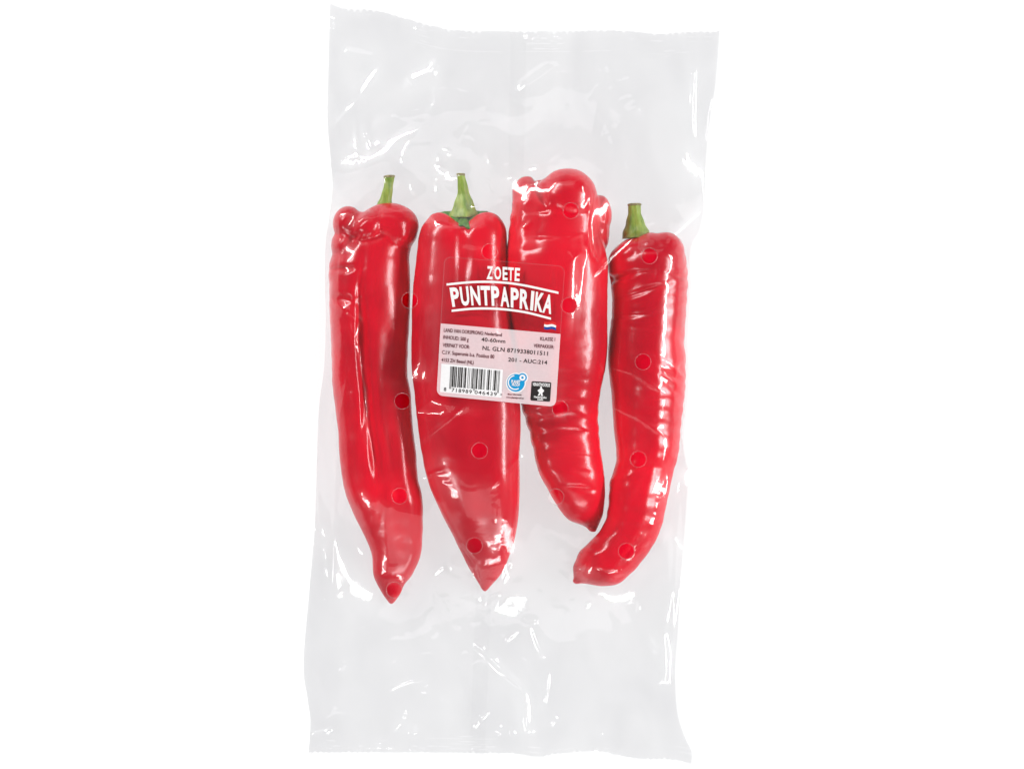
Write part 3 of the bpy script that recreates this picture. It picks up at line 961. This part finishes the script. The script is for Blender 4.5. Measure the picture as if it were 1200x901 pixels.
# lengthwise seam of the back film: a folded fin, two thicknesses
sv = np.linspace(0.0, 1.0, 160)
vs2 = []
for t in sv:
    y = 39 + t * 842
    x = np.interp(t, [0, 0.15, 0.3, 0.75, 0.85, 1.0], [607, 606, 603, 569, 564, 560])
    for k, off in enumerate((-9, -8.2, 0, 8.2, 9)):
        vs2.append(((x + off + 0.5 * math.sin(t * 31) - CX) * S, (CY - y) * S, 0.00062 + (0.00016 if k in (1, 2, 3) else 0)))
mesh_obj('back_seam', vs2, grid_faces(160, 5), M_SEAM, BAG)
# raised melted rims of the holes
for hx, hy in HOLES:
    n, k = 40, 6
    vs3 = []
    for i in range(n):
        a = 2 * math.pi * i / n
        for j in range(k):
            b = 2 * math.pi * j / k
            rr = HR + 0.05 + 0.32 * math.cos(b)
            vs3.append((hx + rr * math.cos(a), hy + rr * math.sin(a), 0.00004 + 0.00011 * math.sin(b)))
    A = np.array(vs3)
    P = on_film(A[:, 0], A[:, 1])
    P[:, 2] += A[:, 2]
    G = grid_faces(n, k, wrap=True)
    last = [((n - 1) * k + j, (n - 1) * k + (j + 1) % k, (j + 1) % k, j) for j in range(k)]
    mesh_obj('hole_rim', P, np.vstack([G, np.array(last)]), M_RIM, BAG)

# ------------------------------------------------------------------ the label
def lab_pt(px, py, lift):
    """photograph pixel -> point on the (smooth) label surface"""
    px = np.asarray(px, float); py = np.asarray(py, float)
    u = Mi[0, 0] * (px - LTL[0]) + Mi[0, 1] * (py - LTL[1])
    v = Mi[1, 0] * (px - LTL[0]) + Mi[1, 1] * (py - LTL[1])
    z = basis(u, v) @ co_l + lift
    X, Y = world(px, py, z)
    return np.stack([X, Y, z], -1)

def rounded(u0, v0, u1, v1, rad, n=7, corners=(1, 1, 1, 1)):
    """rounded rectangle outline in label pixels (141 x 165)"""
    pts = []
    for (cx, cyy, a0, on) in ((u1 - rad, v0 + rad, -90, corners[1]), (u1 - rad, v1 - rad, 0, corners[2]), (u0 + rad, v1 - rad, 90, corners[3]), (u0 + rad, v0 + rad, 180, corners[0])):
        if on:
            for i in range(n):
                a = math.radians(a0 + 90 * i / (n - 1))
                pts.append((cx + rad * math.cos(a), cyy + rad * math.sin(a)))
        else:
            a = math.radians(a0 + 45)
            pts.append((cx + rad * (1 if math.cos(a) > 0 else -1), cyy + rad * (1 if math.sin(a) > 0 else -1)))
    return pts

def lpx(u, v):
    q = lab(np.asarray(u) / 141.0, np.asarray(v) / 165.0)
    return q[..., 0], q[..., 1]

def flat_print(name, polys, mat, parent, lift, step=5.0, thick=0.0, local=True):
    """polygons in label pixels (or photo pixels) -> one thin printed piece following the label"""
    bm = bmesh.new()
    for poly in polys:
        vs = [bm.verts.new((p[0], p[1], 0)) for p in poly]
        bm.faces.new(vs)
    bmesh.ops.triangulate(bm, faces=bm.faces)
    return bm_print(name, bm, mat, parent, lift, step, local)

def bm_print(name, bm, mat, parent, lift, step=5.0, local=True):
    xs = [v.co.x for v in bm.verts]; ys = [v.co.y for v in bm.verts]
    for axis, lo, hi in ((0, min(xs), max(xs)), (1, min(ys), max(ys))):
        k = lo + step
        while k < hi - 0.2:
            n = (1, 0, 0) if axis == 0 else (0, 1, 0)
            c = (k, 0, 0) if axis == 0 else (0, k, 0)
            bmesh.ops.bisect_plane(bm, geom=bm.verts[:] + bm.edges[:] + bm.faces[:], plane_co=c, plane_no=n)
            k += step
    A = np.array([v.co[:] for v in bm.verts])
    if local:
        px, py = lpx(A[:, 0], A[:, 1])
    else:
        px, py = A[:, 0], A[:, 1]
    P = lab_pt(px, py, lift)
    for v, p in zip(bm.verts, P):
        v.co = p
    bm.normal_update()
    for f in bm.faces:
        if f.normal.z < 0:
            f.normal_flip()
    me = bpy.data.meshes.new(name)
    bm.to_mesh(me)
    bm.free()
    me.materials.append(mat)
    o = bpy.data.objects.new(name, me)
    COL.objects.link(o)
    o.parent = parent
    o.matrix_parent_inverse = parent.matrix_world.inverted()
    return o

def glyphs(text, offset=0.0, spacing=1.0):
    """(verts, faces) of a line of built-in type, size 1, baseline at 0"""
    cu = bpy.data.curves.new('type', 'FONT')
    cu.body = text
    cu.size = 1.0
    cu.offset = offset
    cu.space_character = spacing
    cu.resolution_u = 3
    o = bpy.data.objects.new('type', cu)
    COL.objects.link(o)
    dg = bpy.context.evaluated_depsgraph_get()
    me = bpy.data.meshes.new_from_object(o.evaluated_get(dg))
    v = np.array([p.co[:] for p in me.vertices]).reshape(-1, 3)
    f = [tuple(p.vertices) for p in me.polygons]
    bpy.data.objects.remove(o)
    bpy.data.curves.remove(cu)
    bpy.data.meshes.remove(me)
    return v, f

def text_line(bm, text, x0, y0, x1, y1, h, offset=0.0, spacing=1.0):
    """type from baseline start (x0,y0) to baseline end (x1,y1), cap height h, photograph pixels"""
    v, f = glyphs(text, offset, spacing)
    capv, _ = glyphs('H', offset)
    ch = capv[:, 1].max() - capv[:, 1].min()
    lo, hi = v[:, 0].min(), v[:, 0].max()
    s = (v[:, 0] - lo) / (hi - lo)
    t = v[:, 1] / ch
    d = np.array([x1 - x0, y1 - y0]); n = np.array([d[1], -d[0]]) / np.hypot(*d)
    P = np.array([x0, y0]) + s[:, None] * d + t[:, None] * n * h
    add_faces(bm, P, f)

def add_faces(bm, P, f):
    vs = [bm.verts.new((p[0], p[1], 0)) for p in P]
    for q in f:
        try:
            bm.faces.new([vs[i] for i in q])
        except ValueError:
            pass

# the clear sticker itself
bm = bmesh.new()
vs = [bm.verts.new((p[0], p[1], 0)) for p in rounded(0, 0, 141, 165, 8)]
bm.faces.new(vs)
LAB = bm_print('label_sticker', bm, M_CLEARLAB, BAG, 0.00014)
LAB['label'] = 'clear sticker with white title and pale printed lower half'
# its edge: a thin raised line
outer = rounded(0, 0, 141, 165, 8); innr = rounded(0.8, 0.8, 140.2, 164.2, 7.4)
m_ = len(outer)
flat_print('label_edge', [[outer[i], outer[(i + 1) % m_], innr[(i + 1) % m_], innr[i]] for i in range(m_)], M_RIM, LAB, 0.00020, step=30)
# pale lower panel
pan = rounded(0.3, 79.5, 140.7, 164.7, 7.5, corners=(0, 0, 1, 1))
flat_print('print_panel', [pan], M_PANEL, LAB, 0.00026)

def zp(x, y, ox, oy, k):
    return (ox + x / k, oy + y / k)
# title
def curve_map(top, bot):
    top = catmull(top, 60); bot = catmull(bot, 60)
    def f(s, h):
        ts = np.linspace(0, 1, len(top))
        tx, ty = np.interp(s, ts, top[:, 0]), np.interp(s, ts, top[:, 1])
        bx_, by2 = np.interp(s, ts, bot[:, 0]), np.interp(s, ts, bot[:, 1])
        return np.stack([bx_ + (tx - bx_) * h, by2 + (ty - by2) * h], -1)
    return f
Z5 = lambda x, y: zp(x, y, 515, 300, 8.0)
cmap = curve_map([Z5(93, 298), Z5(330, 281), Z5(580, 287), Z5(830, 320), Z5(1075, 372)], [Z5(122, 478), Z5(345, 463), Z5(585, 474), Z5(820, 503), Z5(1046, 546)])
bm = bmesh.new()
def letters(word, spans, cm, offset):
    for ch, (a, b) in zip(word, spans):
        v, f = glyphs(ch, offset)
        s = (v[:, 0] - v[:, 0].min()) / (v[:, 0].max() - v[:, 0].min())
        t = (v[:, 1] - v[:, 1].min()) / (v[:, 1].max() - v[:, 1].min())
        add_faces(bm, cm(a + (b - a) * s, t), f)
letters('PUNTPAPRIKA', [(0.0, .085), (.098, .185), (.202, .295), (.303, .393), (.402, .478), (.487, .575), (.588, .665), (.676, .765), (.782, .812), (.826, .91), (.908, 1.0)], cmap, 0.035)
zmap = curve_map([Z5(447, 95), Z5(600, 103), Z5(757, 114)], [Z5(441, 217), Z5(600, 227), Z5(750, 239)])
letters('ZOETE', [(0, .185), (.225, .43), (.475, .625), (.64, .81), (.845, 1.0)], zmap, 0.03)
bm_print('title_lettering', bm, M_WHITE, LAB, 0.00032, local=False)
def rule(pts, th):
    Q = catmull(pts, 12)
    n = len(Q)
    polys = []
    for i in range(n - 1):
        polys.append([(Q[i][0], Q[i][1] - th / 2), (Q[i + 1][0], Q[i + 1][1] - th / 2), (Q[i + 1][0], Q[i + 1][1] + th / 2), (Q[i][0], Q[i][1] + th / 2)])
    return polys
flat_print('title_rule', rule([Z5(66, 268), Z5(300, 246), Z5(520, 245), Z5(760, 270), Z5(1116, 346)], 2.6), M_WHITE, LAB, 0.00032, step=40, local=False)
flat_print('title_rule', rule([Z5(114, 514), Z5(330, 494), Z5(560, 497), Z5(800, 527), Z5(1045, 588)], 2.6), M_WHITE, LAB, 0.00032, step=40, local=False)
# little flag, three waving stripes
def wave(y0, y1):
    top, bot = [], []
    for i in range(9):
        t = i / 8
        x = 980 + 112 * t
        wv = 6 * math.sin(t * 2 * math.pi + 0.4) + 14 * t
        top.append(Z5(x + 2, 612 + y0 + wv)); bot.append(Z5(x - (y1 - 40) * 0.03, 612 + y1 + wv))
    return [[top[i], top[i + 1], bot[i + 1], bot[i]] for i in range(8)]
flat_print('flag_stripe', wave(0, 24), M_FRED, LAB, 0.00032, step=30, local=False)
flat_print('flag_stripe', wave(24, 46), M_WHITE, LAB, 0.00032, step=30, local=False)
flat_print('flag_stripe', wave(46, 70), M_NAVY, LAB, 0.00032, step=30, local=False)
# small print (positions read from the photograph)
Z1 = lambda x, y: zp(x, y, 510, 375, 16.0)
Z2 = lambda x, y: zp(x, y, 580, 385, 15.0)
Z3 = lambda x, y: zp(x, y, 510, 420, 15.0)
Z4 = lambda x, y: zp(x, y, 585, 425, 16.0)
bm = bmesh.new()
text_line(bm, 'LAND VAN OORSPRONG:', *Z1(160, 222), *Z1(905, 282), 4.4, 0.014)
text_line(bm, 'Nederland', *Z1(928, 282), *Z2(120, 140), 3.9, 0.014)
text_line(bm, 'INHOUD: 500 g', *Z1(150, 352), *Z1(625, 400), 4.4, 0.014)
text_line(bm, 'VERPAKT VOOR:', *Z1(140, 500), *Z1(645, 540), 4.4, 0.014)
text_line(bm, 'C.I.V. Superunie b.a. Postbus 80', *Z1(125, 634), *Z1(1105, 722), 4.4, 0.014)
text_line(bm, '4153 ZH Beesd (NL)', *Z1(115, 776), *Z1(720, 830), 4.2, 0.014)
text_line(bm, 'KLASSE I', *Z2(795, 208), *Z2(1058, 222), 4.2, 0.014)
text_line(bm, 'VERPAKKER:', *Z2(680, 330), *Z2(1040, 356), 4.2, 0.014)
bm_print('small_print', bm, M_DARK, LAB, 0.00034, step=30, local=False)
bm = bmesh.new()
text_line(bm, '40-60mm', *Z1(865, 398), *Z2(180, 258), 4.6, 0.012, 1.05)
text_line(bm, 'NL GLN 8719338011511', *Z1(885, 560), *Z2(930, 476), 4.8, 0.014, 1.05)
text_line(bm, '201 - AUC:214', *Z2(232, 576), *Z2(918, 632), 4.6, 0.014, 1.05)
bm_print('stamped_print', bm, M_BLACK, LAB, 0.00034, step=30, local=False)
# barcode
flat_print('barcode_field', [[Z3(108, 90), Z3(1190, 200), Z3(1165, 690), Z3(80, 590)]], M_FIELD, LAB, 0.00034, step=6, local=False)
def ean13(code):
    Lc = ['0001101', '0011001', '0010011', '0111101', '0100011', '0110001', '0101111', '0111011', '0110111', '0001011']
    par = ['LLLLLL', 'LLGLGG', 'LLGGLG', 'LLGGGL', 'LGLLGG', 'LGGLLG', 'LGGGLL', 'LGLGLG', 'LGLGGL', 'LGGLGL'][int(code[0])]
    R = lambda d: ''.join('1' if c == '0' else '0' for c in Lc[d])
    G = lambda d: R(d)[::-1]
    s = '101'
    for c, p in zip(code[1:7], par):
        s += Lc[int(c)] if p == 'L' else G(int(c))
    s += '01010'
    for c in code[7:]:
        s += R(int(c))
    return s + '101'
bits = ean13('8718989046439')
tl_, tr_, bl_, br_ = [np.array(Z3(*p)) for p in ((268, 138), (1142, 218), (250, 498), (1118, 572))]
polys = []
i = 0
while i < 95:
    if bits[i] == '1':
        j = i
        while j < 95 and bits[j] == '1':
            j += 1
        a, b = (i + 0.06) / 95, (j - 0.06) / 95
        ext = 0.1 if (i < 3 or i > 91 or 44 < i < 50) else 0.0
        t0, t1 = tl_ + (tr_ - tl_) * a, tl_ + (tr_ - tl_) * b
        b0, b1 = bl_ + (br_ - bl_) * a, bl_ + (br_ - bl_) * b
        b0 = b0 + (b0 - t0) * ext; b1 = b1 + (b1 - t1) * ext
        polys.append([t0, t1, b1, b0])
        i = j
    else:
        i += 1
flat_print('barcode_bars', polys, M_BLACK, LAB, 0.00042, step=40, local=False)
bm = bmesh.new()
text_line(bm, '8', *Z3(150, 570), *Z3(192, 574), 4.2, 0.01)
text_line(bm, '718989', *Z3(285, 584), *Z3(640, 618), 4.2, 0.006, 1.15)
text_line(bm, '046439', *Z3(690, 622), *Z3(1080, 660), 4.2, 0.006, 1.15)
text_line(bm, '>', *Z3(1140, 660), *Z3(1175, 663), 3.6, 0.004)
bm_print('barcode_digits', bm, M_BLACK, LAB, 0.00042, step=40, local=False)
# round blue quality mark with a small ring at its shoulder
def disc(cx, cyy, r, f, n=40):
    return [f(cx + r * math.cos(2 * math.pi * i / n), cyy + r * math.sin(2 * math.pi * i / n)) for i in range(n)]
def ring(cx, cyy, r0, r1, f, a0=0, a1=360, n=40):
    o_ = []
    for i in range(n):
        p, q = [math.radians(a0 + (a1 - a0) * k / n) for k in (i, i + 1)]
        o_.append([f(cx + r1 * math.cos(p), cyy + r1 * math.sin(p)), f(cx + r1 * math.cos(q), cyy + r1 * math.sin(q)), f(cx + r0 * math.cos(q), cyy + r0 * math.sin(q)), f(cx + r0 * math.cos(p), cyy + r0 * math.sin(p))])
    return o_
flat_print('quality_mark_halo', [disc(312, 378, 190, Z4)], M_WHITE, LAB, 0.00034, step=20, local=False)
flat_print('quality_mark_halo', [disc(438, 280, 105, Z4)], M_WHITE, LAB, 0.00036, step=20, local=False)
flat_print('quality_mark', [disc(312, 378, 166, Z4)], M_BLUE, LAB, 0.00042, step=20, local=False)
flat_print('quality_mark', [disc(436, 280, 82, Z4)], M_BLUE, LAB, 0.00046, step=20, local=False)
flat_print('quality_mark_ring', ring(300, 370, 118, 140, Z4, 60, 262), M_WHITE, LAB, 0.00050, step=40, local=False)
flat_print('quality_mark_ring', ring(436, 280, 24, 56, Z4), M_WHITE, LAB, 0.00052, step=40, local=False)
bm = bmesh.new()
text_line(bm, 'PLANET', *Z4(225, 382), *Z4(395, 392), 4.0, 0.03)
text_line(bm, 'PROOF', *Z4(238, 434), *Z4(385, 442), 2.9, 0.03)
bm_print('quality_mark_lettering', bm, M_WHITE, LAB, 0.00052, step=40, local=False)
bm = bmesh.new()
text_line(bm, 'Meer informatie:', *Z4(160, 604), *Z4(425, 616), 2.0, 0.02)
text_line(bm, 'www.planetproof.eu', *Z4(130, 660), *Z4(460, 680), 2.0, 0.02)
bm_print('web_print', bm, M_DARK, LAB, 0.00034, step=40, local=False)
# square black mark with a white striding figure
def quad_round(a, b, c, d, r=0.07, n=5):
    a, b, c, d = map(np.array, (a, b, c, d))
    out_ = []
    for (p, u, v, rot) in ((r, r, 0, 180), (1 - r, r, 0, 270), (1 - r, 1 - r, 0, 0), (r, 1 - r, 0, 90)):
        for i in range(n):
            an = math.radians(rot + 90 * i / (n - 1))
            s, t = p + r * math.cos(an), u + r * math.sin(an)
            out_.append(tuple((1 - t) * ((1 - s) * a + s * b) + t * ((1 - s) * d + s * c)))
    return out_
flat_print('black_mark', [quad_round(Z4(608, 345), Z4(978, 368), Z4(955, 732), Z4(583, 708))], M_BLACK, LAB, 0.00034, step=6, local=False)
figp = [(770, 452), (786, 440), (802, 454), (800, 482), (838, 512), (842, 530), (810, 548), (808, 572), (822, 622), (786, 626), (774, 572), (752, 622), (724, 612), (752, 562), (750, 540), (722, 528), (726, 510), (768, 484)]
flat_print('mark_figure', [[Z4(*p) for p in figp]], M_WHITE, LAB, 0.00042, step=20, local=False)
bm = bmesh.new()
text_line(bm, 'VERANTWOORDE', *Z4(625, 430), *Z4(950, 452), 3.9, 0.03)
text_line(bm, 'Nederlandse', *Z4(652, 656), *Z4(885, 672), 2.5, 0.03)
text_line(bm, 'teelt', *Z4(712, 700), *Z4(822, 706), 2.2, 0.03)
bm_print('mark_lettering', bm, M_WHITE, LAB, 0.00042, step=40, local=False)
